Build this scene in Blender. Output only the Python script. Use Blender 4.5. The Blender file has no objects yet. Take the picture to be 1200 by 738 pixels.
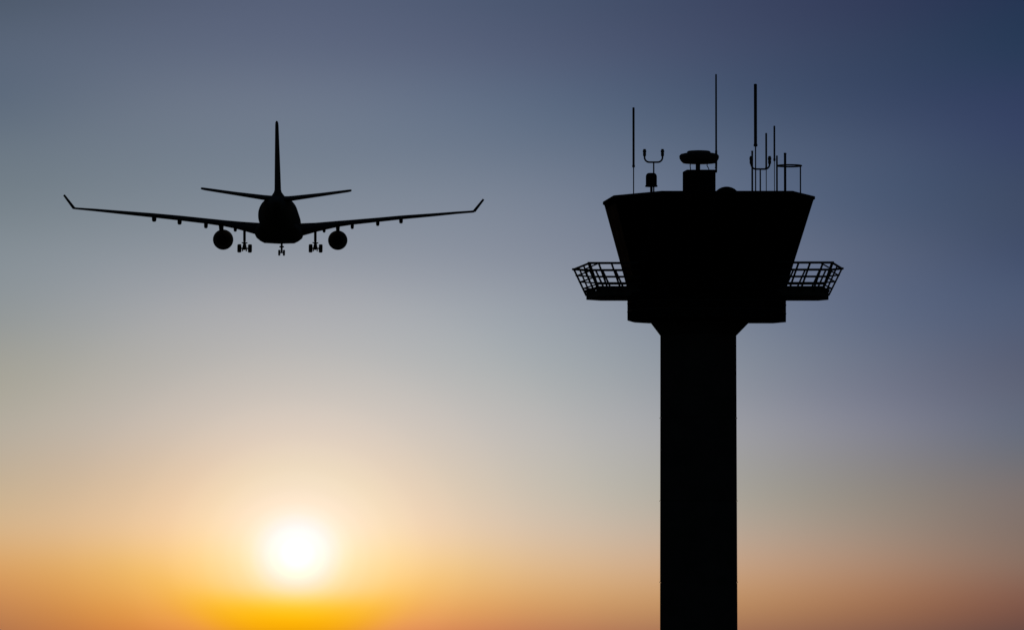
import bpy, math
from mathutils import Vector, Matrix

# ------------------------------------------------------------------ camera maths
F = 7624.0                       # focal length in photo pixels (photo 1200 wide)
HORIZON = 780.0                  # photo row of the horizon, just below the frame
TILT = math.atan((HORIZON - 369.0) / F)
CAMZ = 1.7
sc = bpy.context.scene
COL = sc.collection

def ray(u, v):
    x = (u - 600.0) / F; z = (369.0 - v) / F
    ct, st = math.cos(TILT), math.sin(TILT)
    return Vector((x, ct - z * st, st + z * ct))

def W(u, v, Y):
    """world point at distance Y (metres north) seen at photo pixel u, v"""
    r = ray(u, v)
    return Vector((0, 0, CAMZ)) + r * (Y / r.y)

# ------------------------------------------------------------------ materials
def lin(h):
    h = h.lstrip('#')
    out = []
    for i in (0, 2, 4):
        c = int(h[i:i + 2], 16) / 255.0
        out.append(c / 12.92 if c <= .04045 else ((c + .055) / 1.055) ** 2.4)
    return tuple(out)

def material(name, c0, c1, rough=.75, scale=1.0, bump=.0, metallic=0.0, spec=.06, detail=6):
    m = bpy.data.materials.new(name); m.use_nodes = True
    nt = m.node_tree; b = nt.nodes['Principled BSDF']
    tc = nt.nodes.new('ShaderNodeTexCoord')
    n = nt.nodes.new('ShaderNodeTexNoise'); n.inputs['Scale'].default_value = scale; n.inputs['Detail'].default_value = detail
    n.inputs['Roughness'].default_value = .62
    nt.links.new(tc.outputs['Object'], n.inputs['Vector'])
    r = nt.nodes.new('ShaderNodeValToRGB')
    r.color_ramp.elements[0].position = .35; r.color_ramp.elements[0].color = (*c0, 1)
    r.color_ramp.elements[1].position = .68; r.color_ramp.elements[1].color = (*c1, 1)
    nt.links.new(n.outputs['Fac'], r.inputs['Fac']); nt.links.new(r.outputs['Color'], b.inputs['Base Color'])
    mr = nt.nodes.new('ShaderNodeMapRange'); mr.inputs['To Min'].default_value = max(0, rough - .1); mr.inputs['To Max'].default_value = min(1, rough + .1)
    nt.links.new(n.outputs['Fac'], mr.inputs['Value']); nt.links.new(mr.outputs['Result'], b.inputs['Roughness'])
    b.inputs['Metallic'].default_value = metallic
    b.inputs['Specular IOR Level'].default_value = spec
    if bump:
        bp = nt.nodes.new('ShaderNodeBump'); bp.inputs['Strength'].default_value = .5; bp.inputs['Distance'].default_value = bump
        nt.links.new(n.outputs['Fac'], bp.inputs['Height']); nt.links.new(bp.outputs['Normal'], b.inputs['Normal'])
    return m

M = {
    'concrete': material('weathered concrete', (.20, .195, .185), (.29, .28, .265), .85, .9, .01),
    'panel': material('dark metal cladding', (.03, .031, .033), (.045, .046, .048), .85, 1.2, spec=0.0),
    'roofing': material('dark roofing membrane', (.045, .045, .048), (.07, .07, .072), .85, 2.5, .004),
    'glass': material('dark tinted glass', (.008, .009, .01), (.012, .013, .015), .6, .4, spec=.01),
    'steel': material('galvanised steel', (.13, .135, .14), (.19, .195, .2), .6, 4.0),
    'antenna': material('grey fibreglass', (.20, .2, .2), (.27, .27, .265), .65, 5.0),
    'paint': material('aircraft paint', (.36, .37, .38), (.44, .45, .46), .85, .35, spec=0.0),
    'wingmetal': material('wing grey metal', (.22, .23, .24), (.28, .29, .3), .85, .5, spec=0.0),
    'enginedark': material('exhaust metal', (.05, .048, .045), (.09, .085, .08), .6, 2.0),
    'rubber': material('tyre rubber', (.018, .018, .018), (.03, .03, .03), .85, 8.0),
    'ground': material('dry airfield grass', (.035, .045, .018), (.075, .08, .04), .95, .25, .05),
    'asphalt': material('apron asphalt', (.04, .04, .042), (.06, .06, .06), .9, 1.5, .01),
}

# ------------------------------------------------------------------ mesh helpers
class MB:
    def __init__(s): s.v = []; s.f = []
    def add(s, vs, fs):
        b = len(s.v); s.v += [Vector(p) for p in vs]; s.f += [tuple(b + i for i in f) for f in fs]
    def loft(s, rings, closed=True, cap=True):
        n = len(rings[0]); vs = [p for r in rings for p in r]; fs = []
        for k in range(len(rings) - 1):
            for i in range(n if closed else n - 1):
                j = (i + 1) % n
                fs.append((k * n + i, k * n + j, (k + 1) * n + j, (k + 1) * n + i))
        if cap:
            fs.append(tuple(range(n - 1, -1, -1))); fs.append(tuple((len(rings) - 1) * n + i for i in range(n)))
        s.add(vs, fs)
    def tube(s, pts, radii, n=12, cap=True):
        pts = [Vector(p) for p in pts]
        if not isinstance(radii, (list, tuple)): radii = [radii] * len(pts)
        rings = []; up = None
        for k, p in enumerate(pts):
            a = pts[max(0, k - 1)]; b = pts[min(len(pts) - 1, k + 1)]
            t = (b - a).normalized() if (b - a).length > 1e-9 else Vector((0, 0, 1))
            if up is None:
                up = Vector((0, 1, 0)) if abs(t.y) < .9 else Vector((1, 0, 0))
            x = up - t * up.dot(t); x.normalize(); y = t.cross(x); up = x
            rings.append([p + (x * math.cos(2 * math.pi * i / n) + y * math.sin(2 * math.pi * i / n)) * radii[k] for i in range(n)])
        s.loft(rings, True, cap)
    def lathe(s, c, axis, prof, n=32):
        """prof: list of (distance along axis, radius)"""
        c = Vector(c); axis = Vector(axis).normalized()
        x = (Vector((1, 0, 0)) if abs(axis.x) < .8 else Vector((0, 1, 0))); x = (x - axis * x.dot(axis)).normalized(); y = axis.cross(x)
        s.loft([[c + axis * h + (x * math.cos(2 * math.pi * i / n) + y * math.sin(2 * math.pi * i / n)) * r for i in range(n)] for h, r in prof])
    def box(s, c, d, rot=None):
        c = Vector(c); pts = []
        for sx, sy, sz in ((-1,-1,-1),(1,-1,-1),(1,1,-1),(-1,1,-1),(-1,-1,1),(1,-1,1),(1,1,1),(-1,1,1)):
            q = Vector((sx * d[0] / 2, sy * d[1] / 2, sz * d[2] / 2))
            if rot: q = rot @ q
            pts.append(c + q)
        s.add(pts, [(0,3,2,1),(4,5,6,7),(0,1,5,4),(1,2,6,5),(2,3,7,6),(3,0,4,7)])
    def build(s, name, mat, parent=None, smooth=False, bevel=0.0, origin=None):
        me = bpy.data.meshes.new(name)
        o0 = Vector(origin) if origin is not None else Vector((0, 0, 0))
        me.from_pydata([p - o0 for p in s.v], [], s.f); me.update()
        import bmesh
        bm = bmesh.new(); bm.from_mesh(me); bmesh.ops.recalc_face_normals(bm, faces=bm.faces)
        bm.to_mesh(me); bm.free()
        o = bpy.data.objects.new(name, me); COL.objects.link(o)
        o.location = o0
        me.materials.append(M[mat])
        if smooth:
            me.polygons.foreach_set('use_smooth', [True] * len(me.polygons))
            me.set_sharp_from_angle(angle=math.radians(35))
        if bevel:
            bv = o.modifiers.new('edge', 'BEVEL'); bv.width = bevel; bv.segments = 2; bv.limit_method = 'ANGLE'
        if parent is not None: o.parent = parent
        return o

def tag(o, label=None, cat=None, group=None, kind=None):
    if label: o['label'] = label
    if cat: o['category'] = cat
    if group: o['group'] = group
    if kind: o['kind'] = kind
    return o

def empty(name, loc):
    o = bpy.data.objects.new(name, None); COL.objects.link(o); o.location = loc
    o.empty_display_size = .3
    return o

# ------------------------------------------------------------------ ground
g = MB(); S = 30000.0
g.add([(-S, -S, 0), (S, -S, 0), (S, S, 0), (-S, S, 0)], [(0, 1, 2, 3)])
tag(g.build('ground', 'ground'), kind='structure')
a = MB(); a.add([(-20, 330, .004), (60, 330, .004), (60, 440, .004), (-20, 440, .004)], [(0, 1, 2, 3)])
tag(a.build('apron', 'asphalt'), kind='structure')

# ------------------------------------------------------------------ control tower
T = .05 * F                       # distance of the tower axis, 0.05 m per pixel there
P = .05
def TP(u, v, d=0.0):              # d: pixels nearer than the axis
    return W(u, v, T - d * P)
def ringz(pts, z):                # pts (u, d) at the fixed height z
    out = []
    for u, d in pts:
        y = T - d * P; dep = y * math.cos(TILT) + (z - CAMZ) * math.sin(TILT)
        out.append(Vector(((u - 600.0) / F * dep, y, z)))
    return out
def TZ(v, d=0.0):
    return TP(0, v, d).z

tower = tag(empty('control_tower', Vector(((818.5 - 600) * P, T, 0))),
            'dark airport control tower with flared glass cab and side galleries on a tall round shaft', 'control tower')
tl = Vector(tower.location)
class TB(MB):
    def build(s, name, mat, parent=None, **k):
        par = tower if parent is None else parent
        base = tl if parent is None else tl
        s.v = [p - base for p in s.v]
        return MB.build(s, name, mat, par, **k)

# shaft with recessed segment joints
b = TB(); c = Vector(((818.6 - 600) * P, T, 0)); prof = [(0, 45.6 * P)]
def rad(z): return (44.6 + 1.0 * max(0, (20 - z)) / 22) * P
zj = [TZ(v) for v in (779, 682, 587, 490)]
for z in zj:
    prof += [(z - .03, rad(z)), (z - .026, rad(z) - .035), (z + .026, rad(z) - .035), (z + .03, rad(z))]
ztop = TZ(393)
prof += [(ztop, 44.6 * P)]
b.lathe(c, (0, 0, 1), prof, 64)
b.build('shaft', 'concrete', smooth=True)
for z in zj[1:]:
    for s in (-1, 1):
        b = TB(); b.box(c + Vector((s * (rad(z) + .005), .1, z + .02)), (.05, .16, .07))
        b.build('joint_bracket', 'steel')

# corbel between shaft and lower storey
n = 64; z0 = ztop + .003; z1 = TZ(379.6, -20)
b = TB()
c1 = Vector(((820.2 - 600) * P, T, 0)); r1 = 57.3 * P
b.loft([[Vector((c.x, c.y, z0)) + Vector((math.cos(t), math.sin(t), 0)) * 44.9 * P for t in [2 * math.pi * i / n for i in range(n)]],
        [Vector((c1.x, c1.y, z1)) + Vector((math.cos(t), math.sin(t), 0)) * r1 for t in [2 * math.pi * i / n for i in range(n)]]])
b.build('corbel', 'concrete', smooth=True)

# lower storey
DR = [(735.2, -3), (743, -45), (760, -64), (906, -64), (921.2, -38), (915, 50), (898, 72), (758, 72), (740, 40)]
zb = TZ(375.7, -3); zt = TZ(344.5, 0)
b = TB(); b.loft([ringz(DR, zb), ringz(DR, zt)])
b.build('lower_storey', 'panel', bevel=.03)
b = TB(); DI = [(828 + (u - 828) * 1.004, d * 1.004) for u, d in DR]
for v in (366, 356):
    b.loft([ringz(DI, TZ(v)), ringz(DI, TZ(v) + .05)])
b.build('cladding_joint', 'steel')

# cab
RO = [(706.4, -65), (719, 41), (775, 110), (930, 110), (955.2, 25), (944, -70), (905, -118), (760, -118)]
cx = 830.5
def scl(poly, s, cxx=cx): return [(cxx + (u - cxx) * s, d * s) for u, d in poly]
zc0 = zt + .003
zroofb = TZ(240.9, -65)           # underside of the roof slab
zrooft = TZ(228.6, 41)
zeave = TZ(236.6, -65)
topC = scl(RO, .985)
botC = [(735.2, -49), (745, 31), (787, 82), (890, 82), (921.8, 19), (914, -53), (886, -88), (777, -88)]
zsill = TZ(337.5, -20)
midz = zsill + (zroofb - zsill) * .30
def lerpP(A, B, t): return [(a[0] + (b_[0] - a[0]) * t, a[1] + (b_[1] - a[1]) * t) for a, b_ in zip(A, B)]
b = TB()
b.loft([ringz(scl(botC, .995, 828.5), zc0), ringz(botC, zsill), ringz(topC, zroofb - .003)])
b.build('cab_frame', 'panel')
# glazing: panes proud of the frame, facet by facet
nf = len(RO)
counts = [3, 3, 5, 3, 3, 2, 5, 2]
for i in range(nf):
    j = (i + 1) % nf
    A0 = ringz(lerpP(botC, topC, .10), zsill + (zroofb - zsill) * .10); A1 = ringz(lerpP(botC, topC, .95), zsill + (zroofb - zsill) * .95)
    p00, p01, p10, p11 = A0[i], A0[j], A1[i], A1[j]
    nrm = (p01 - p00).cross(p10 - p00).normalized()
    ctr = Vector(((828.5 - 600) * P, T, p00.z))
    if nrm.dot(p00 - ctr) < 0: nrm = -nrm
    k = counts[i]
    for q in range(k):
        a0, a1 = (q + .035) / k, (q + .965) / k
        b = TB()
        q4 = [p00.lerp(p01, a0), p00.lerp(p01, a1), p10.lerp(p11, a1), p10.lerp(p11, a0)]
        b.loft([[p - nrm * .01 for p in q4], [p + nrm * .004 for p in q4]])
        b.build('window', 'glass')

# roof slab and low hipped top
b = TB()
b.loft([ringz(scl(RO, .985), zroofb), ringz(RO, zroofb + .06), ringz(RO, zeave)])
b.build('roof_fascia', 'panel')
b = TB()
inner = [(719.5, -45), (724, 38), (775.5, 108), (929, 108), (950, 22), (938, -66), (901, -108), (766, -108)]
b.loft([ringz(scl(RO, .9985), zeave + .003), ringz(inner, zrooft)])
roof = b.build('roof', 'roofing')
ROOFZ = zrooft
# equipment penthouse and roof dome on the roof
def TB_box(u0, u1, d0, d1, z0, z1, cham=0):
    pts = [(u0, d0), (u1, d0), (u1, d1), (u0, d1)]
    rings = [ringz(pts, z0)]
    if cham:
        rings.append(ringz(pts, z1 - cham * .6)); pts2 = [(u0 + cham / P, d0 - 4), (u1 - .02 / P, d0 - 4), (u1 - .02 / P, d1 + 4), (u0 + cham / P, d1 + 4)]
        rings.append(ringz(pts2, z1))
    else: rings.append(ringz(pts, z1))
    return rings
b = TB(); zpt = TZ(198.9, 14)
b.loft(TB_box(800, 838.6, 18, -22, ROOFZ + .002, zpt, .25))
b.build('penthouse', 'panel', bevel=.02)
b = TB(); dz = TZ(218.8, 20) - ROOFZ
cd = ringz([(851.5, 20)], ROOFZ + .002)[0]
b.lathe(cd, (0, 0, 1), [(0, 14.5 * P)] + [(dz * math.sin(a_), 14.5 * P * math.cos(a_)) for a_ in [math.radians(x) for x in (8, 20, 35, 50, 65, 80, 89)]], 40)
b.build('roof_dome', 'panel', smooth=True)

# galleries, left and right
def gallery(side):
    if side < 0:
        deck = [(750, -60), (704, -60), (687, -40), (703, 40), (750, 40)]
        top = [(746, -72), (685, -70), (672.6, -55), (691, 65), (746, 65)]
        near = [691, 701.5, 716.5]; far = [685, 691, 698, 706, 721]; vcorner = (315.6, 323.2, 330.8, 338.6)
        inner_bar = ((702, 65), (684.5, -60)); bd = (2, -55)
    else:
        deck = [(906, -60), (959, -60), (971, -40), (962, 40), (906, 40)]
        top = [(910, -72), (975, -70), (986.6, -50), (975, 65), (910, 65)]
        near = [975, 964.5, 949.5, 936]; far = [975, 968, 960.8, 943.7, 930]; vcorner = (315.0, 322.9, 330.6, 338.6)
        inner_bar = ((961, 65), (974.5, -60))
    zb_, zt_ = TZ(351.3, -40), TZ(343.4, -40)
    b = TB(); b.loft([ringz(deck, zb_), ringz(deck, zt_)])
    dk = b.build('gallery_deck', 'concrete', bevel=.015)
    zr = [TZ(v, -55) for v in vcorner]
    zdk = zt_
    def at(z):      # rail polyline at height z, leaning between deck edge and top rail
        t = (z - zdk) / (zr[0] - zdk)
        return [(a_[0] + (b_[0] - a_[0]) * t, a_[1] + (b_[1] - a_[1]) * t) for a_, b_ in zip(deck, top)]
    for k, z in enumerate(zr):
        pl = at(z)
        b = TB()
        r = .068 if k == 0 else .046
        pts = ringz(pl, z)
        for p, q in zip(pts[:-1], pts[1:]):
            e = (q - p).normalized() * .12
            b.tube([p - e, q + e], r, 8)
        if k == 0:
            q0, q1 = ringz(inner_bar, z)
            b.tube([q0, q1], .045, 8)
        b.build('handrail' if k == 0 else 'guard_rail', 'steel')
    # kick plate along the deck edge
    b = TB(); pk = at(zdk + .18)
    A = ringz(deck[:], zdk + .003); B = ringz(pk, zdk + .18)
    for i in range(4):
        nn = (B[i + 1] - B[i]).normalized().cross(Vector((0, 0, 1))) * .02
        b.loft([[A[i], A[i + 1], A[i + 1] + nn, A[i] + nn], [B[i], B[i + 1], B[i + 1] + nn, B[i] + nn]])
    b.build('kick_plate', 'steel')
    # posts
    dU = 13 if side < 0 else -13
    posts = []
    for u in near: posts.append(((u + dU * .93, 40), (u, 65)))
    for u in far: posts.append(((u + dU * 1.1, -58), (u, -71)))
    m_ = 4 if side < 0 else 3
    for q in range(m_):
        t = q / (m_ - 1) * .92
        posts.append(((deck[2][0] + (deck[3][0] - deck[2][0]) * t, -40 + 80 * t), (top[2][0] + (top[3][0] - top[2][0]) * t, top[2][1] + (65 - top[2][1]) * t)))
    for (u0, d0), (u1, d1) in posts:
        b = TB()
        p0 = ringz([(u0, d0)], zdk - .15)[0]; p1 = ringz([(u1, d1)], zr[0])[0]
        p1 = p1 + (p1 - p0) * .02
        ax = (p1 - p0).normalized(); w = Vector((1, 0, 0)) * .05; h = ax.cross(Vector((1, 0, 0))).normalized() * .06
        b.loft([[p0 - w - h, p0 + w - h, p0 + w + h, p0 - w + h], [p1 - w - h, p1 + w - h, p1 + w + h, p1 - w + h]])
        b.build('guard_post', 'steel')
gallery(-1); gallery(1)

# ------------------------------------------------------------------ roof equipment (each a thing of its own)
def zbase(u, d):
    """height of the roof top under (u, d): flat with a small overlap"""
    return ROOFZ + .002
def thing_at(name, u, d, label, cat, group=None, z=None):
    p = ringz([(u, d)], zbase(u, d) if z is None else z)[0]
    return tag(empty(name, p), label, cat, group), p

def whip(u, d, vtop, vmid, wthick, wthin, label, vbase=None):
    t, p = thing_at('whip_antenna', u, d, label, 'antenna', 'whip antennas on the tower roof')
    zt_, zm = TZ(vtop, d), TZ(vmid, d)
    m = MB(); m.lathe((0, 0, 0), (0, 0, 1), [(0, .09), (.05, .09), (.06, wthin * P / 2), (zm - p.z, wthin * P / 2)], 12)
    m.build('mast', 'steel', t, smooth=True)
    r = wthick * P / 2
    m = MB(); m.lathe((0, 0, zm - p.z + .001), (0, 0, 1), [(0, r * .8), (.03, r * 1.25), (.14, r * 1.25), (.16, r), (zt_ - zm - .03, r), (zt_ - zm, r * .6)], 14)
    m.build('radiator', 'antenna', t, smooth=True)
    return t
whip(742.5, 45, 126, 196.5, 2.6, 1.3, 'slim whip antenna standing alone at the far left end of the roof')
whip(885.5, 60, 98.5, 172, 3.7, 1.5, 'thickest and tallest whip antenna of the cluster on the right half of the roof')
whip(898, 40, 156, 199, 2.2, 1.0, 'short thin whip antenna beside the right prong of the right wind sensor')
whip(907.6, 70, 147.5, 189, 2.1, .9, 'thin whip antenna second tallest in the right cluster, just left of the hoop')

def rod(u, d, vtop, w, label):
    t, p = thing_at('antenna_rod', u, d, label, 'antenna rod', 'plain rods on the tower roof')
    z = TZ(vtop, d) - p.z
    m = MB(); m.lathe((0, 0, 0), (0, 0, 1), [(0, w * P * .9), (.05, w * P * .9), (.06, w * P / 2), (z, w * P / 2)], 12)
    m.build('rod', 'steel', t, smooth=True)
    m = MB(); m.lathe((0, 0, z + .001), (0, 0, 1), [(0, w * P * .56), (.07, w * P * .56), (.09, w * P * .3)], 12); m.build('cap', 'antenna', t)
rod(881.6, 35, 178.5, 2.2, 'plain upright rod behind the left prong of the right wind sensor')
rod(920.1, 62, 181, 2.9, 'thick upright rod rising through the middle of the hoop')

# tall mast clamped to the penthouse wall
p = ringz([(838.9 + .4, 6)], TZ(202.5, 6))[0]
t = tag(empty('whip_antenna', p), 'tallest antenna, a thin pole fixed to the right edge of the penthouse beside the radar', 'antenna', 'whip antennas on the tower roof')
zz = TZ(87, 6) - p.z
m = MB(); m.lathe((0, 0, 0), (0, 0, 1), [(0, .05), (.45, .065), (.5, .068), (1.3, .068), (1.32, .055), (zz - .05, .05), (zz, .03)], 12); m.build('radiator', 'antenna', t, smooth=True)
for zc_ in (.12, .3):
    m = MB(); m.box((-.01, 0, zc_), (.14, .16, .06)); m.build('clamp', 'steel', t)

# wind sensors
def wind(um, d, ul, ur, vbot, vtop, vh0, vh1, label):
    t, p = thing_at('wind_sensor', um, d, label, 'wind sensor', 'wind sensors on the tower roof')
    zf = TZ(vbot, d) - p.z; zh = TZ(vtop, d) - p.z
    m = MB(); m.lathe((0, 0, 0), (0, 0, 1), [(0, .12), (.05, .12), (.06, .045), (zf, .042)], 12); m.build('mast', 'steel', t, smooth=True)
    xl, xr = (ul - um) * P, (ur - um) * P; R = .28
    pts = [(xl, 0, zh)]
    for k in range(7):
        a_ = math.pi + k / 6 * math.pi / 2
        pts.append((xl + R + R * math.cos(a_), 0, zf + R + R * math.sin(a_)))
    for k in range(7):
        a_ = 1.5 * math.pi + k / 6 * math.pi / 2
        pts.append((xr - R + R * math.cos(a_), 0, zf + R + R * math.sin(a_)))
    pts.append((xr, 0, zh))
    m = MB(); m.tube(pts, .054, 10); m.build('fork', 'steel', t, smooth=True)
    za, zb_ = TZ(vh1, d) - p.z, TZ(vh0, d) - p.z; H = zb_ - za
    for x in (xl, xr):
        m = MB(); m.lathe((x, 0, za), (0, 0, 1), [(0, .06), (.04, .09), (H * .42, .095), (H * .45, .08), (H * .5, .08), (H * .53, .105), (H * .8, .105), (H * .84, .08), (H * .95, .085), (H, .06)], 16)
        m.build('sensor_head', 'antenna', t, smooth=True)
wind(766.1, 35, 755.4, 776.4, 190.2, 183, 174.8, 183.5, 'two-pronged wind sensor on the left half of the roof, behind the bell-shaped lamp')
wind(891, 48, 880.4, 901.9, 198.3, 192, 183, 192.6, 'two-pronged wind sensor standing among the antenna cluster on the right half of the roof')

# bell-shaped obstruction lamp
t, p = thing_at('obstruction_lamp', 763.3, 55, 'bell-shaped warning lamp on a short post on the left half of the roof', 'warning lamp')
z0_, z1_ = TZ(219, 55) - p.z, TZ(203, 55) - p.z; H = z1_ - z0_
m = MB(); m.lathe((0, 0, 0), (0, 0, 1), [(0, .13), (.04, .13), (.05, .075), (z0_, .075)], 14); m.build('post', 'steel', t, smooth=True)
m = MB(); m.lathe((0, 0, z0_ + .001), (0, 0, 1), [(0, .36), (.07, .365), (.09, .325), (H * .76, .325), (H * .88, .30), (H * .96, .25), (H, .2)], 28); m.build('hood', 'panel', t, smooth=True)

# surface radar on the penthouse
p = ringz([(819.3, -2)], zpt + .002)[0]
t = tag(empty('radar_antenna', p), 'wide flat mushroom-shaped radar dish on top of the penthouse', 'radar')
d = -2
def rz(v): return TZ(v, d) - p.z
m = MB(); m.lathe((-.07, 0, 0), (0, 0, 1), [(0, .2), (.03, .2), (.05, .135), (rz(190.5), .135)], 20); m.build('pedestal', 'steel', t, smooth=True)
m = MB(); m.lathe((0, 0, 0), (0, 0, 1), [(rz(191.8), .72), (rz(191.3), .95), (rz(189.3), 1.06), (rz(186), 1.155), (rz(183), 1.17), (rz(180.8), 1.08), (rz(179.9), .88)], 48); m.build('radome', 'antenna', t, smooth=True)
m = MB(); m.lathe((-.02, 0, 0), (0, 0, 1), [(rz(179.9) + .001, .70), (rz(178), .69), (rz(177.1), .62), (rz(176.7), .40)], 40); m.build('radome_cap', 'antenna', t, smooth=True)
for s, pts in ((-1, [(-.51, 0, rz(191.6)), (-.53, 0, rz(194.5)), (-.51, 0, .12), (-.51, 0, 0)]), (1, [(.49, 0, rz(191.6)), (.46, 0, rz(194)), (.55, 0, .14), (.60, 0, 0)])):
    m = MB(); m.tube(pts, .028, 8); m.build('cable', 'rubber', t)

# hoop antenna
t, p = thing_at('hoop_antenna', 925, 55, 'flat ring-shaped hoop on two thin posts at the right end of the roof', 'antenna')
zr_ = TZ(194.4, 55) - p.z; R = 14.2 * P
m = MB(); pts = [(R * math.cos(2 * math.pi * k / 48), R * math.sin(2 * math.pi * k / 48), zr_) for k in range(48)]
rings = []
for k in range(48):
    a_ = 2 * math.pi * k / 48; e = Vector((math.cos(a_), math.sin(a_), 0))
    rings.append([e * R + Vector((0, 0, zr_)) + (e * math.cos(b_) + Vector((0, 0, 1)) * math.sin(b_)) * .046 for b_ in [2 * math.pi * q / 8 for q in range(8)]])
rings.append(rings[0]); m.loft(rings, cap=False); m.build('hoop', 'steel', t, smooth=True)
for x, zt_, r in (((910.6 - 925) * P, TZ(182.5, 55) - p.z, .052), ((938 - 925) * P, zr_, .04)):
    m = MB(); m.lathe((x, 0, 0), (0, 0, 1), [(0, .1), (.04, .1), (.05, r), (zt_, r)], 12); m.build('post', 'steel', t, smooth=True)

# ------------------------------------------------------------------ airliner
D = .1223 * F
UC, VC = 327.2, 255.8
plane = tag(empty('airliner', W(UC, VC, D)), 'twin-engine passenger airliner seen from behind, landing gear down, flying left of the tower', 'airliner')
# nose up, nose pointing slightly right of the sight line, right wing slightly low
plane.rotation_mode = 'XYZ'
RM = Matrix.Rotation(math.radians(1.1), 4, 'Z') @ Matrix.Rotation(math.radians(1.6), 4, 'X') @ Matrix.Rotation(math.radians(.7), 4, 'Y')
plane.rotation_euler = RM.to_euler('XYZ')
MW = Matrix.Translation(plane.location) @ RM
MI = MW.inverted()
def L(u, v, y):
    """aircraft-local point whose fore-aft station is y and which the photo shows at u, v"""
    Y = D + y
    for _ in range(4):
        q = MI @ W(u, v, Y); Y += (y - q.y)
    return q
S_PX = .1223
LOS = math.tan(math.radians(1.6) - math.atan((HORIZON - 262) / F))  # slope of the sight line in the aircraft frame (negative)
sl = -LOS

b = MB(); st = [(29.5, -.62, .06), (29.3, -.62, .42), (28.8, -.58, .85), (28.0, -.5, 1.32), (26.6, -.32, 1.9), (24.8, -.14, 2.42), (22.6, -.03, 2.74), (20, 0, 2.86),
     (-9, 0, 2.86), (-12, 0, 2.8), (-16, .12, 2.54), (-20, .33, 2.16), (-24, .62, 1.62), (-27.3, .9, 1.05), (-29.3, 1.08, .62), (-30.2, 1.17, .34), (-30.4, 1.18, .2)]
def circ(y, zc, r, n=48, sx=1.0): return [Vector((r * sx * math.cos(2 * math.pi * i / n), y, zc + r * math.sin(2 * math.pi * i / n))) for i in range(n)]
b.loft([circ(*s) for s in st]); fus = b.build('fuselage', 'paint', plane, smooth=True)
# cockpit glazing and cabin doors
for s in (-1, 1):
    for k in range(3):
        b = MB()
        a0 = math.radians(58 - k * 17); a1 = math.radians(58 - k * 17 + 14)
        q = []
        for y, zc, r in ((27.05, -.37, 1.80), (26.1, -.26, 2.07)):
            for a_ in (a0, a1): q.append(Vector((s * r * math.cos(a_), y, zc + r * math.sin(a_))))
        q = [q[0], q[1], q[3], q[2]]
        b.loft([[p_ * 1.0 for p_ in q], [p_ + Vector((s * .02, .01, .012)) for p_ in q]])
        b.build('cockpit_window', 'glass', fus)

# belly fairing
def bf(y, k, zoff=0.0):
    base = [(-3.05, -1.3), (-3.42, -2.35), (-3.3, -2.75), (-2.75, -3.2), (-2.15, -3.5), (0, -3.58), (2.15, -3.5), (2.75, -3.2), (3.3, -2.75), (3.42, -2.35), (3.05, -1.3), (0, -.9)]
    return [Vector((x * (.72 + .28 * k), y, (z + 2.2) * (.35 + .65 * k) - 2.15 + (.5 * (1 - k)))) for x, z in base]
b = MB(); b.loft([bf(11.5, 0), bf(9.5, .55), bf(7, .9), bf(4, 1), bf(-6, 1), bf(-9, .85), (bf(-11.5, .5)), bf(-13.5, 0)]); b.build('belly_fairing', 'paint', plane, smooth=True)

AF = [(-.5, 0), (-.44, .10), (-.3, .26), (-.1, .42), (.12, .5), (.3, .44), (.44, .25), (.5, 0), (.44, -.25), (.3, -.44), (.12, -.5), (-.1, -.42), (-.3, -.26), (-.44, -.10)]
def wing_section(u, vtop, vbot, yc, chord):
    c_ = L(u, (vtop + vbot) / 2, yc); th = (vbot - vtop + .5) * S_PX
    return [c_ + Vector((0, a_ * chord, h * th + sl * a_ * chord)) for a_, h in AF]
def wing(stations, name='wing', mat='wingmetal', parent=None):
    b = MB(); b.loft([wing_section(*s) for s in stations])
    return b.build(name, mat, parent or plane, smooth=True)

WL = [(322, 262.5, 278.5, 1.5, 11.0), (300, 261.2, 274.6, .9, 10.4), (286, 260.3, 270.6, .2, 9.4), (277.5, 259.6, 268.2, -.2, 8.6), (262, 258.2, 265.0, -1.0, 7.6), (241.5, 256.1, 262.0, -2.2, 6.6),
      (210.5, 252.9, 258.3, -3.8, 5.8), (180.7, 250.2, 254.9, -5.4, 5.0), (140, 247.1, 250.6, -7.5, 4.0), (110, 244.8, 247.3, -9.0, 3.2), (90, 243.5, 245.3, -10.0, 2.6), (86, 242.9, 244.9, -10.2, 2.4)]
WR = [(332, 263.5, 279.5, 1.5, 11.0), (353, 261.9, 276.6, .9, 10.4), (369.5, 261.3, 271.9, .2, 9.4), (379.8, 260.4, 269.4, -.2, 8.6), (396, 259.1, 265.8, -1.0, 7.6), (412.9, 257.8, 263.2, -2.2, 6.6),
      (442.7, 255.3, 260.0, -3.8, 5.8), (470, 252.8, 257.0, -5.4, 5.0), (508, 250.2, 253.4, -7.5, 4.0), (535, 248.2, 250.6, -9.0, 3.2), (552, 247.1, 249.2, -10.0, 2.6), (556, 246.4, 248.8, -10.2, 2.4)]
wl, wr = wing(WL), wing(WR)
def winglet(u0, v0, u1, v1, w, parent):
    b = MB(); rings = []
    for t, ch in ((0, 2.35), (.3, 1.9), (.7, 1.3), (1, .9)):
        c_ = L(u0 + (u1 - u0) * t, v0 + (v1 - v0) * t, -10.25 - 1.6 * t)
        dirv = (L(u1, v1, -11.8) - L(u0, v0, -10.25)); nn = Vector((dirv.z, 0, -dirv.x)).normalized()
        rings.append([c_ + Vector((0, a_ * ch, sl * a_ * ch)) + nn * h * (.42 - .12 * t) for a_, h in AF])
    b.loft(rings); b.build('winglet', 'wingmetal', parent, smooth=True)
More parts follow.
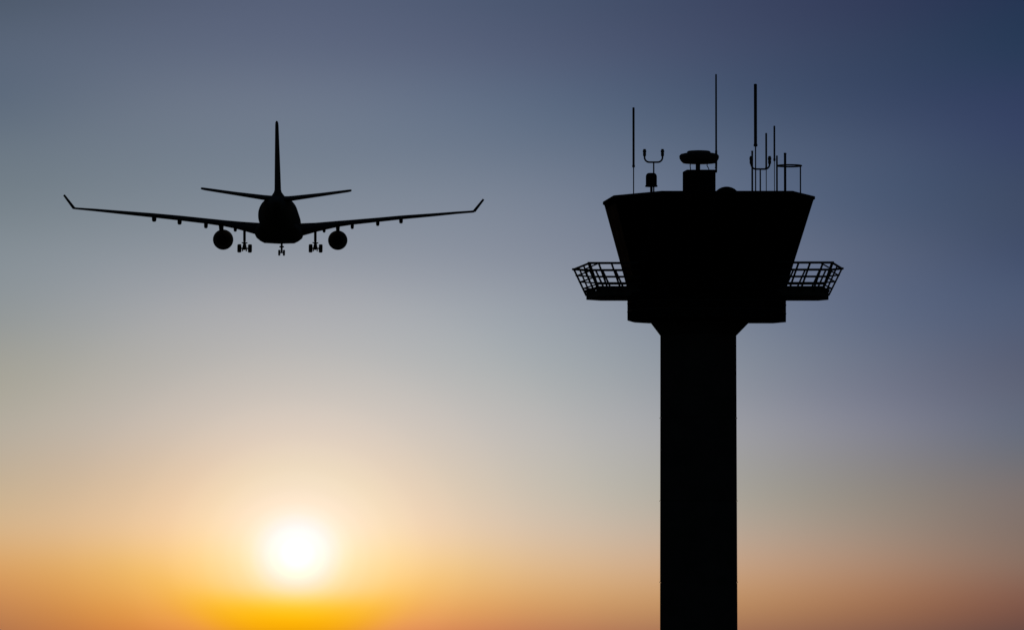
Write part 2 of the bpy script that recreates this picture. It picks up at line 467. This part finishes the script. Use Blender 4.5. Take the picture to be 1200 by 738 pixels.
winglet(86.4, 243.9, 74.9, 228.6, 2, wl); winglet(555.7, 247.6, 566.7, 233.6, 2, wr)

def fairing(u, vt, vb, w, y0, ln, parent):
    """flap track fairing: a canoe hanging under the wing"""
    b = MB(); ct = L(u, vt, y0); cb = L(u, vb, y0); h = (ct.z - cb.z); cz = cb.z + h / 2; wd = w * S_PX
    rings = []
    for t, k in ((-.5, .05), (-.46, .3), (-.36, .62), (-.2, .9), (0, 1), (.2, .92), (.38, .6), (.5, .1)):
        y = y0 + t * ln
        zc = cz + sl * t * ln + (1 - k) * h * .4
        rings.append([Vector((ct.x + wd / 2 * k * (abs(math.cos(a_)) ** .6) * (1 if math.cos(a_) > 0 else -1), y, zc + h / 2 * k * (abs(math.sin(a_)) ** .6) * (1 if math.sin(a_) > 0 else -1))) for a_ in [2 * math.pi * (i + .5) / 16 for i in range(16)]])
    b.loft(rings); b.build('flap_fairing', 'wingmetal', parent, smooth=True)
for u, vt, vb, w, y in ((275.8, 264, 271.6, 4.0, -4.0), (241.4, 259, 267.7, 4.6, -5.0), (210.5, 256, 263.4, 5.0, -6.4), (180.7, 252.5, 260.0, 5.3, -7.8)):
    fairing(u, vt, vb, w, y, 5.0, wl)
for u, vt, vb, w, y in ((379.9, 265, 272.7, 3.7, -4.0), (412.9, 260, 268.5, 4.0, -5.0), (442.7, 257, 264.9, 4.2, -6.4), (470, 254.5, 262.0, 4.5, -7.8)):
    fairing(u, vt, vb, w, y, 5.0, wr)
# deployed flaps: a slat of flap just behind and below the trailing edge
for par, seg in ((wl, ((298, 269.5, -5.2), (264, 262.6, -5.6))), (wl, ((260, 261.5, -5.4), (190, 253.4, -7.9))), (wr, ((358, 270.6, -5.2), (393, 263.6, -5.6))), (wr, ((397, 262.4, -5.4), (461, 255.9, -7.9)))):
    b = MB(); rings = []
    for u, v, y in seg:
        c_ = L(u, v, y)
        rings.append([c_ + Vector((0, a_ * 1.5, h * .16 + (sl + .06) * a_ * 1.5)) for a_, h in AF])
    b.loft(rings); b.build('flap', 'wingmetal', par, smooth=True)

# tailplane and fin
for S_ in ([(326, 230.2, 238.0, -22.6, 6.2), (314, 229.3, 235.3, -23.0, 5.8), (309, 228.9, 234.2, -23.2, 5.4), (275, 225.0, 228.6, -25.2, 3.8), (240, 220.3, 222.9, -27.3, 2.2), (236.6, 219.9, 222.0, -27.6, 1.7), (235.4, 220.3, 221.5, -27.7, 1.2)],
           [(326, 230.4, 238.0, -22.6, 6.2), (338, 230.2, 236.2, -23.0, 5.8), (344, 229.7, 234.9, -23.2, 5.4), (377, 226.3, 229.9, -25.2, 3.8), (408, 222.6, 225.1, -27.3, 2.2), (411, 222.3, 224.4, -27.6, 1.7), (412, 222.7, 223.9, -27.7, 1.2)]):
    wing(S_, 'tailplane', 'paint')
b = MB(); rings = []
for u, v, yc, ch, th in ((325.8, 233, -20.5, 9.5, 2.6), (325.6, 228.5, -21.0, 9.0, 1.7), (325.4, 225, -21.4, 8.5, 1.1), (325.4, 222, -21.8, 8.2, .92), (325.1, 200, -23.8, 6.6, .80), (324.7, 170, -26.4, 4.9, .62), (324.4, 147, -28.4, 3.6, .48), (324.3, 143.4, -28.8, 3.1, .40), (324.3, 142.2, -29.0, 2.3, .22)):
    c_ = L(u, v, yc)
    rings.append([c_ + Vector((h * th, a_ * ch, .0)) for a_, h in AF])
b.loft(rings); fin = b.build('tail_fin', 'paint', plane, smooth=True)

# engines
for u, v, rpx, pu, pw, vt in ((261.2, 280.7, 12.0, 259.9, 6.2, 263.5), (395.7, 281.4, 11.5, 396.1, 5.2, 264.2)):
    c_ = L(u, v, 4.5); r = rpx * S_PX
    ax = Vector((0, 1, sl * .6))
    b = MB(); b.lathe(c_, ax, [(-1.5, r * .80), (-1.45, r * .83), (-.6, r * .93), (.6, r * .995), (1.8, r), (3.0, r * .97), (3.7, r * .9), (4.0, r * .84), (3.9, r * .78), (2.8, r * .78), (2.75, .1)], 40)
    e = b.build('engine', 'paint', plane, smooth=True)
    b = MB(); b.lathe(c_, ax, [(-3.1, r * .36), (-3.05, r * .40), (-1.4, r * .6), (-.9, r * .62)], 32); b.build('core_nozzle', 'enginedark', e, smooth=True)
    b = MB(); b.lathe(c_, ax, [(-4.0, .04), (-3.5, r * .16), (-2.9, r * .26)], 24); b.build('exhaust_cone', 'enginedark', e, smooth=True)
    # pylon
    b = MB(); pt = L(pu, vt, 2.6); pb = L(pu, v - rpx + 2.0, 3.5); wd = pw * S_PX / 2
    def pr(p_, w_, y0, y1, dz=0): return [p_ + Vector((-w_, y0, dz)), p_ + Vector((-w_ * .6, y1, dz)), p_ + Vector((w_ * .6, y1, dz)), p_ + Vector((w_, y0, dz))]
    b.loft([pr(pb, wd * .8, -3, 2.4), pr(pt, wd, -3.6, 2.0)]); b.build('pylon', 'paint', e)

# landing gear
def wheel(cen, R, w, parent):
    b = MB(); b.lathe(cen, (1, 0, 0), [(-w / 2, R * .55), (-w / 2, R * .8), (-w * .42, R * .93), (-w * .28, R), (w * .28, R), (w * .42, R * .93), (w / 2, R * .8), (w / 2, R * .55)], 28)
    o = b.build('wheel', 'rubber', parent, smooth=True)
    b = MB(); b.lathe(cen, (1, 0, 0), [(-w * .4, R * .2), (-w * .38, R * .53), (w * .38, R * .53), (w * .4, R * .2)], 20); b.build('rim', 'steel', o, smooth=True)
for us, ul, ur, vtop in ((286.5, 280.5, 292.9, 268), (369.5, 364.0, 375.8, 269)):
    top_ = L(us, vtop, -1.6); hub = L(us, 291.1, -1.9)
    b = MB(); b.tube([top_, top_.lerp(hub, .62), top_.lerp(hub, .63), hub + Vector((0, 0, .1))], [.20, .20, .17, .17], 14)
    b.tube([hub + Vector((0, 0, .75)), hub + Vector((0, 0, -.1))], [.2, .36], 12)
    b.tube([hub + Vector((-.42, 0, .82)), hub + Vector((.42, 0, .78))], .085, 8)
    b.tube([top_.lerp(hub, .1), hub + Vector((0, 2.2, 1.9))], .07, 8)
    g_ = b.build('main_landing_gear', 'steel', plane, smooth=True)
    b = MB(); b.tube([hub + Vector((0, -1.0, sl * -1.0)), hub + Vector((0, 1.0, sl * 1.0))], .24, 12)
    for y in (-1.0, 1.0):
        b.tube([hub + Vector((-.62, y, sl * y)), hub + Vector((.62, y, sl * y))], .11, 10)
        b.tube([hub + Vector((-.27, y, sl * y - .1)), hub + Vector((-.27, y, sl * y - .42))], .07, 8)
        b.tube([hub + Vector((.27, y, sl * y - .1)), hub + Vector((.27, y, sl * y - .42))], .07, 8)
    b.build('bogie_beam', 'steel', g_, smooth=True)
    for y in (-1.0, 1.0):
        for u in (ul, ur):
            wheel(hub + Vector(((u - us) * S_PX, y, sl * y)), .60, .53, g_)
hub = L(330.0, 296.2, 22.6); top_ = L(330.2, 280, 22.6)
b = MB(); b.tube([top_, hub], [.16, .15], 12); b.tube([hub + Vector((-.34, 0, .88)), hub + Vector((.34, 0, .88))], .12, 10); b.tube([hub + Vector((-.36, 0, 0)), hub + Vector((.36, 0, 0))], .08, 8)
b.tube([hub + Vector((0, 0, 1.0)), hub + Vector((0, 0, .7))], [.24, .12], 10)
ng = b.build('nose_landing_gear', 'steel', plane, smooth=True)
for s in (-1, 1): wheel(hub + Vector((s * .345, 0, 0)), .43, .32, ng)

# ------------------------------------------------------------------ camera
cd_ = bpy.data.cameras.new('camera'); cam = bpy.data.objects.new('camera', cd_); COL.objects.link(cam)
cd_.sensor_fit = 'HORIZONTAL'; cd_.sensor_width = 36; cd_.lens = 36 * F / 1200
cd_.clip_start = 1; cd_.clip_end = 60000
cam.location = (0, 0, CAMZ); cam.rotation_euler = (math.pi / 2 + TILT, 0, 0)
sc.camera = cam

# ------------------------------------------------------------------ sun lamp
SUNU, SUNV = 348.0, 650.0
sd = ray(SUNU, SUNV).normalized()
sun_el = math.asin(sd.z); sun_az = math.atan2(sd.x, sd.y)
ld = bpy.data.lights.new('sun', 'SUN'); ld.energy = .5; ld.angle = math.radians(.5); ld.color = (1, .78, .5)
lo = bpy.data.objects.new('sun', ld); COL.objects.link(lo)
lo.rotation_euler = (-sd).to_track_quat('-Z', 'Y').to_euler()

# ------------------------------------------------------------------ sky
w = bpy.data.worlds.new('World'); sc.world = w; w.use_nodes = True
nt = w.node_tree; nt.nodes.clear(); N = nt.nodes; K = nt.links
def math_(op, a, b=None, c=None, clamp=False):
    n = N.new('ShaderNodeMath'); n.operation = op; n.use_clamp = clamp
    for i, x in enumerate((a, b, c)):
        if x is None: continue
        if isinstance(x, (int, float)): n.inputs[i].default_value = x
        else: K.new(x, n.inputs[i])
    return n.outputs[0]
def ramp(fac, stops, interp='CARDINAL'):
    r = N.new('ShaderNodeValToRGB'); cr = r.color_ramp; cr.interpolation = interp
    stops = sorted(stops)
    while len(cr.elements) < len(stops): cr.elements.new(.5)
    for e, (p_, c_) in zip(cr.elements, stops):
        e.position = p_; e.color = (*c_, 1)
    K.new(fac, r.inputs['Fac']); return r.outputs['Color']
def vec(op, a, b=None, s=None):
    n = N.new('ShaderNodeVectorMath'); n.operation = op
    K.new(a, n.inputs[0])
    if b is not None:
        if isinstance(b, tuple): n.inputs[1].default_value = b
        else: K.new(b, n.inputs[1])
    if s is not None:
        if isinstance(s, (int, float)): n.inputs['Scale'].default_value = s
        else: K.new(s, n.inputs['Scale'])
    return n.outputs[0]
tc = N.new('ShaderNodeTexCoord'); sp = N.new('ShaderNodeSeparateXYZ')
K.new(tc.outputs['Generated'], sp.inputs[0])
X, Yv, Z = sp.outputs
az = math_('ARCTAN2', X, Yv)                 # bearing, radians, 0 = north
el = math_('ARCSINE', Z)                     # elevation, radians
AZR = 600.0 / F                              # half width of the twilight sector, radians
xs = math_('MINIMUM', math_('MAXIMUM', math_('DIVIDE', az, AZR), -1.04), 1.04)
ELM = 800.0 / F                              # elevation span of the gradient bands
te = math_('DIVIDE', el, ELM, clamp=True)
def pos(v): return (HORIZON - v) / 800.0
COLS = [
    (-20, [(-20, (0.0657, 0.0912, 0.1321)), (20, (0.0828, 0.1116, 0.1595)), (60, (0.1002, 0.1317, 0.1885)), (100, (0.0979, 0.1332, 0.1910)), (140, (0.1113, 0.1491, 0.2008)), (180, (0.1443, 0.1829, 0.2255)), (220, (0.1617, 0.2013, 0.2358)), (260, (0.1922, 0.2313, 0.2623)), (300, (0.2327, 0.2707, 0.3009)), (340, (0.2439, 0.2809, 0.3025)), (380, (0.2801, 0.3014, 0.2960)), (420, (0.3430, 0.3375, 0.2915)), (460, (0.3868, 0.3651, 0.2957)), (500, (0.4391, 0.4009, 0.3332)), (540, (0.4883, 0.4085, 0.3094)), (580, (0.5565, 0.4274, 0.2740)), (620, (0.6479, 0.4411, 0.2454)), (660, (0.6863, 0.3504, 0.1236)), (700, (0.5674, 0.2371, 0.0946)), (740, (0.3921, 0.1714, 0.0821)), (780, (0.3613, 0.1173, 0.0705))]),
    (135, [(-20, (0.0797, 0.1037, 0.1592)), (20, (0.0968, 0.1222, 0.1844)), (60, (0.1109, 0.1399, 0.2046)), (100, (0.1295, 0.1612, 0.2229)), (140, (0.1474, 0.1824, 0.2385)), (180, (0.1615, 0.2003, 0.2511)), (220, (0.1824, 0.2217, 0.2658)), (260, (0.2157, 0.2531, 0.2936)), (300, (0.2608, 0.2938, 0.3326)), (340, (0.3123, 0.3349, 0.3669)), (380, (0.3602, 0.3723, 0.3827)), (420, (0.3967, 0.3980, 0.3774)), (460, (0.4445, 0.4275, 0.3914)), (500, (0.4994, 0.4538, 0.4039)), (540, (0.5506, 0.4508, 0.3535)), (580, (0.6245, 0.4697, 0.3196)), (620, (0.7092, 0.4939, 0.3006)), (660, (0.7455, 0.4348, 0.1223)), (700, (0.7064, 0.3181, 0.0574)), (740, (0.5796, 0.1952, 0.0330)), (780, (0.4121, 0.1103, 0.0668))]),
    (290, [(-20, (0.0874, 0.1111, 0.1773)), (20, (0.1042, 0.1275, 0.2002)), (60, (0.1149, 0.1420, 0.2133)), (100, (0.1443, 0.1749, 0.2431)), (140, (0.1646, 0.1998, 0.2637)), (180, (0.1710, 0.2105, 0.2696)), (220, (0.1983, 0.2371, 0.2904)), (260, (0.2337, 0.2694, 0.3193)), (300, (0.2780, 0.3079, 0.3551)), (340, (0.3479, 0.3665, 0.4055)), (380, (0.4021, 0.4167, 0.4382)), (420, (0.4312, 0.4424, 0.4418)), (460, (0.4846, 0.4724, 0.4603)), (500, (0.5410, 0.4932, 0.4584)), (540, (0.5939, 0.4900, 0.3972)), (580, (0.6696, 0.5039, 0.3535)), (620, (0.7417, 0.5277, 0.3345)), (660, (0.7717, 0.5000, 0.1206)), (700, (0.7863, 0.3838, 0.0362)), (740, (0.6895, 0.2183, 0.0513)), (780, (0.4349, 0.1029, 0.0714))]),
    (445, [(-20, (0.0811, 0.1070, 0.1754)), (20, (0.0954, 0.1199, 0.1939)), (60, (0.1068, 0.1328, 0.2072)), (100, (0.1319, 0.1649, 0.2398)), (140, (0.1519, 0.1909, 0.2633)), (180, (0.1661, 0.2065, 0.2732)), (220, (0.2023, 0.2405, 0.3023)), (260, (0.2379, 0.2723, 0.3313)), (300, (0.2743, 0.3037, 0.3595)), (340, (0.3418, 0.3660, 0.4104)), (380, (0.3952, 0.4219, 0.4518)), (420, (0.4288, 0.4539, 0.4648)), (460, (0.4866, 0.4882, 0.4820)), (500, (0.5416, 0.5107, 0.4857)), (540, (0.5921, 0.5203, 0.4443)), (580, (0.6555, 0.5312, 0.4055)), (620, (0.7206, 0.5444, 0.3830)), (660, (0.7573, 0.5177, 0.1694)), (700, (0.7649, 0.3749, 0.0440)), (740, (0.6386, 0.1957, 0.0759)), (780, (0.4041, 0.0880, 0.0756))]),
    (600, [(-20, (0.0652, 0.0921, 0.1569)), (20, (0.0755, 0.1009, 0.1699)), (60, (0.0887, 0.1130, 0.1866)), (100, (0.1027, 0.1375, 0.2147)), (140, (0.1204, 0.1623, 0.2390)), (180, (0.1462, 0.1867, 0.2589)), (220, (0.1858, 0.2237, 0.2935)), (260, (0.2185, 0.2526, 0.3207)), (300, (0.2459, 0.2763, 0.3409)), (340, (0.3000, 0.3310, 0.3845)), (380, (0.3455, 0.3821, 0.4235)), (420, (0.3815, 0.4175, 0.4389)), (460, (0.4392, 0.4581, 0.4559)), (500, (0.4939, 0.4887, 0.4768)), (540, (0.5348, 0.5100, 0.4615)), (580, (0.5771, 0.5246, 0.4395)), (620, (0.6497, 0.5276, 0.4132)), (660, (0.7140, 0.4948, 0.2757)), (700, (0.6922, 0.3693, 0.1271)), (740, (0.5119, 0.1969, 0.0942)), (780, (0.3339, 0.0742, 0.0776))]),
    (755, [(-20, (0.0507, 0.0725, 0.1339)), (20, (0.0578, 0.0779, 0.1426)), (60, (0.0675, 0.0886, 0.1582)), (100, (0.0730, 0.1044, 0.1773)), (140, (0.0882, 0.1260, 0.2003)), (180, (0.1164, 0.1545, 0.2293)), (220, (0.1429, 0.1808, 0.2582)), (260, (0.1685, 0.2035, 0.2804)), (300, (0.1967, 0.2277, 0.3003)), (340, (0.2257, 0.2595, 0.3287)), (380, (0.2575, 0.2963, 0.3576)), (420, (0.2955, 0.3325, 0.3756)), (460, (0.3426, 0.3663, 0.3928)), (500, (0.4038, 0.4088, 0.4238)), (540, (0.4312, 0.4260, 0.4053)), (580, (0.4621, 0.4426, 0.3845)), (620, (0.5462, 0.4528, 0.3671)), (660, (0.6410, 0.4309, 0.2792)), (700, (0.6170, 0.3431, 0.1428)), (740, (0.4116, 0.1903, 0.0971)), (780, (0.2526, 0.0628, 0.0766))]),
    (910, [(-20, (0.0391, 0.0534, 0.1120)), (20, (0.0436, 0.0574, 0.1180)), (60, (0.0481, 0.0675, 0.1305)), (100, (0.0493, 0.0746, 0.1404)), (140, (0.0614, 0.0908, 0.1599)), (180, (0.0846, 0.1177, 0.1918)), (220, (0.0918, 0.1281, 0.2084)), (260, (0.1079, 0.1425, 0.2235)), (300, (0.1396, 0.1695, 0.2461)), (340, (0.1447, 0.1775, 0.2608)), (380, (0.1629, 0.1985, 0.2788)), (420, (0.2011, 0.2320, 0.2978)), (460, (0.2323, 0.2513, 0.3136)), (500, (0.2973, 0.3011, 0.3479)), (540, (0.3124, 0.3039, 0.3031)), (580, (0.3413, 0.3199, 0.2715)), (620, (0.4235, 0.3421, 0.2742)), (660, (0.5208, 0.3278, 0.2149)), (700, (0.5013, 0.2568, 0.1133)), (740, (0.3199, 0.1497, 0.0840)), (780, (0.1721, 0.0535, 0.0729))]),
    (1065, [(-20, (0.0283, 0.0396, 0.0943)), (20, (0.0303, 0.0443, 0.0987)), (60, (0.0321, 0.0525, 0.1078)), (100, (0.0347, 0.0555, 0.1168)), (140, (0.0437, 0.0653, 0.1326)), (180, (0.0573, 0.0836, 0.1546)), (220, (0.0584, 0.0886, 0.1614)), (260, (0.0663, 0.0959, 0.1694)), (300, (0.0881, 0.1147, 0.1892)), (340, (0.0907, 0.1206, 0.2046)), (380, (0.1025, 0.1327, 0.2156)), (420, (0.1306, 0.1532, 0.2243)), (460, (0.1513, 0.1657, 0.2372)), (500, (0.1977, 0.2050, 0.2700)), (540, (0.2181, 0.2091, 0.2260)), (580, (0.2565, 0.2249, 0.1928)), (620, (0.3031, 0.2351, 0.1896)), (660, (0.3695, 0.2246, 0.1518)), (700, (0.3490, 0.1536, 0.0761)), (740, (0.2203, 0.0987, 0.0651)), (780, (0.0947, 0.0469, 0.0678))]),
    (1220, [(-20, (0.0172, 0.0307, 0.0801)), (20, (0.0165, 0.0371, 0.0835)), (60, (0.0179, 0.0405, 0.0886)), (100, (0.0273, 0.0453, 0.1063)), (140, (0.0335, 0.0491, 0.1192)), (180, (0.0345, 0.0532, 0.1199)), (220, (0.0455, 0.0656, 0.1221)), (260, (0.0477, 0.0680, 0.1244)), (300, (0.0446, 0.0672, 0.1354)), (340, (0.0661, 0.0930, 0.1647)), (380, (0.0785, 0.1028, 0.1724)), (420, (0.0859, 0.1007, 0.1602)), (460, (0.1053, 0.1192, 0.1703)), (500, (0.1062, 0.1328, 0.1897)), (540, (0.1370, 0.1435, 0.1668)), (580, (0.1945, 0.1532, 0.1485)), (620, (0.1932, 0.1435, 0.1270)), (660, (0.2210, 0.1474, 0.1158)), (700, (0.1997, 0.0860, 0.0638)), (740, (0.1192, 0.0588, 0.0503)), (780, (0.0194, 0.0420, 0.0616))]),
]
PH = (800.0, 30.0)
xf = math_('DIVIDE', math_('ADD', xs, 1.04), 2.08)
CX = [((u0 - 600.0) / 600.0 + 1.04) / 2.08 for u0, _ in COLS]
acc = None
for i, (u0, data) in enumerate(COLS):        # smooth blend between the measured bearings
    wgt = ramp(xf, [(q, (1.0, 1.0, 1.0) if j == i else (0.0, 0.0, 0.0)) for j, q in enumerate(CX)], 'B_SPLINE')
    part = vec('MULTIPLY', ramp(te, [(pos(v), c_) for v, c_ in data], 'B_SPLINE'), wgt)
    acc = part if acc is None else vec('ADD', acc, part)
base = vec('MAXIMUM', acc, (0.002, 0.003, 0.004))
# aureole round the sun
dxs = math_('MULTIPLY', math_('SUBTRACT', az, sun_az), F)
dys = math_('MULTIPLY', math_('SUBTRACT', el, sun_el), F)
dxe = math_('MULTIPLY', dxs, .9)
rr = math_('SQRT', math_('ADD', math_('MULTIPLY', dxe, dxe), math_('MULTIPLY', dys, dys)))
rf = math_('DIVIDE', rr, 400.0, clamp=True)
GL = [(0, (0.95, 0.95, 0.95)), (10, (0.88, 0.88, 0.88)), (20, (0.72, 0.66, 0.72)), (28, (0.58, 0.51, 0.65)), (36, (0.5, 0.42, 0.54)), (48, (0.42, 0.37, 0.38)), (60, (0.36, 0.31, 0.27)), (76, (0.31, 0.26, 0.2)), (100, (0.27, 0.21, 0.13)), (135, (0.21, 0.135, 0.075)), (180, (0.13, 0.075, 0.035)), (240, (0.06, 0.03, 0.013)), (320, (0.016, 0.008, 0.003)), (400, (0, 0, 0))]
gm = max(max(c_) for _, c_ in GL)
glow = ramp(rf, [(r_ / 400.0, tuple(x / gm for x in c_)) for r_, c_ in GL], 'CARDINAL')
glow = vec('SCALE', glow, s=gm)
ext = ramp(te, [(pos(v), c_) for v, c_ in [(560, (0.95, 1, 1.0)), (640, (1, 1, 1)), (690, (1, 1, 1)), (712, (1, 0.9, 0.7)), (728, (1, 0.8, 0.5)), (760, (0.8, 0.5, 0.2))]])
glow = vec('MULTIPLY', glow, ext)
front = vec('ADD', base, glow)
# blue lost to sensor clipping under the sun, put into the sky colour
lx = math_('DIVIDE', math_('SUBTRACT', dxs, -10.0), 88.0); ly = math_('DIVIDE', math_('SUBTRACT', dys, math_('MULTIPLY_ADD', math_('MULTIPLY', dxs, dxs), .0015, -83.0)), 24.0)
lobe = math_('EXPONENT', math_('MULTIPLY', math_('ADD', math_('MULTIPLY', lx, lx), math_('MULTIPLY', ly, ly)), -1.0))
blue_cut = math_('EXPONENT', math_('MULTIPLY', lobe, -4.0))
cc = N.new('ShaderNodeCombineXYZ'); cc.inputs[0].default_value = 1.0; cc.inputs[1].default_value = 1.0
K.new(blue_cut, cc.inputs[2])
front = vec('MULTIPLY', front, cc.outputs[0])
# twilight sector fades out of the glow: sideways and upward
def smooth(x, a_, b_):
    n = N.new('ShaderNodeMapRange'); n.interpolation_type = 'SMOOTHSTEP'
    n.inputs['From Min'].default_value = a_; n.inputs['From Max'].default_value = b_
    n.inputs['To Min'].default_value = 1; n.inputs['To Max'].default_value = 0
    K.new(x, n.inputs['Value']); return n.outputs['Result']
fade = math_('MULTIPLY', smooth(math_('ABSOLUTE', az), .085, .34), smooth(el, .11, .7))
sky = N.new('ShaderNodeTexSky'); sky.sky_type = 'NISHITA'; sky.sun_disc = False
sky.sun_elevation = sun_el; sky.sun_rotation = sun_az; sky.altitude = 0; sky.air_density = 1.0; sky.dust_density = 2.0; sky.ozone_density = 2.0
dusk = vec('SCALE', sky.outputs['Color'], s=.012)
mx = N.new('ShaderNodeMix'); mx.data_type = 'RGBA'
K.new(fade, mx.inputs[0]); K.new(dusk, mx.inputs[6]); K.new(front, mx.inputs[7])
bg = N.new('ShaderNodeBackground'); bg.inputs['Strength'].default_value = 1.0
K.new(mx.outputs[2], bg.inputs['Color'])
out = N.new('ShaderNodeOutputWorld'); K.new(bg.outputs[0], out.inputs['Surface'])
w.cycles.sampling_method = 'MANUAL'; w.cycles.sample_map_resolution = 2048

# ------------------------------------------------------------------ colour
vs = sc.view_settings; vs.view_transform = 'Standard'; vs.look = 'None'; vs.exposure = 0; vs.gamma = 1; vs.use_curve_mapping = False
sc.render.film_transparent = False
sc.cycles.max_bounces = 4
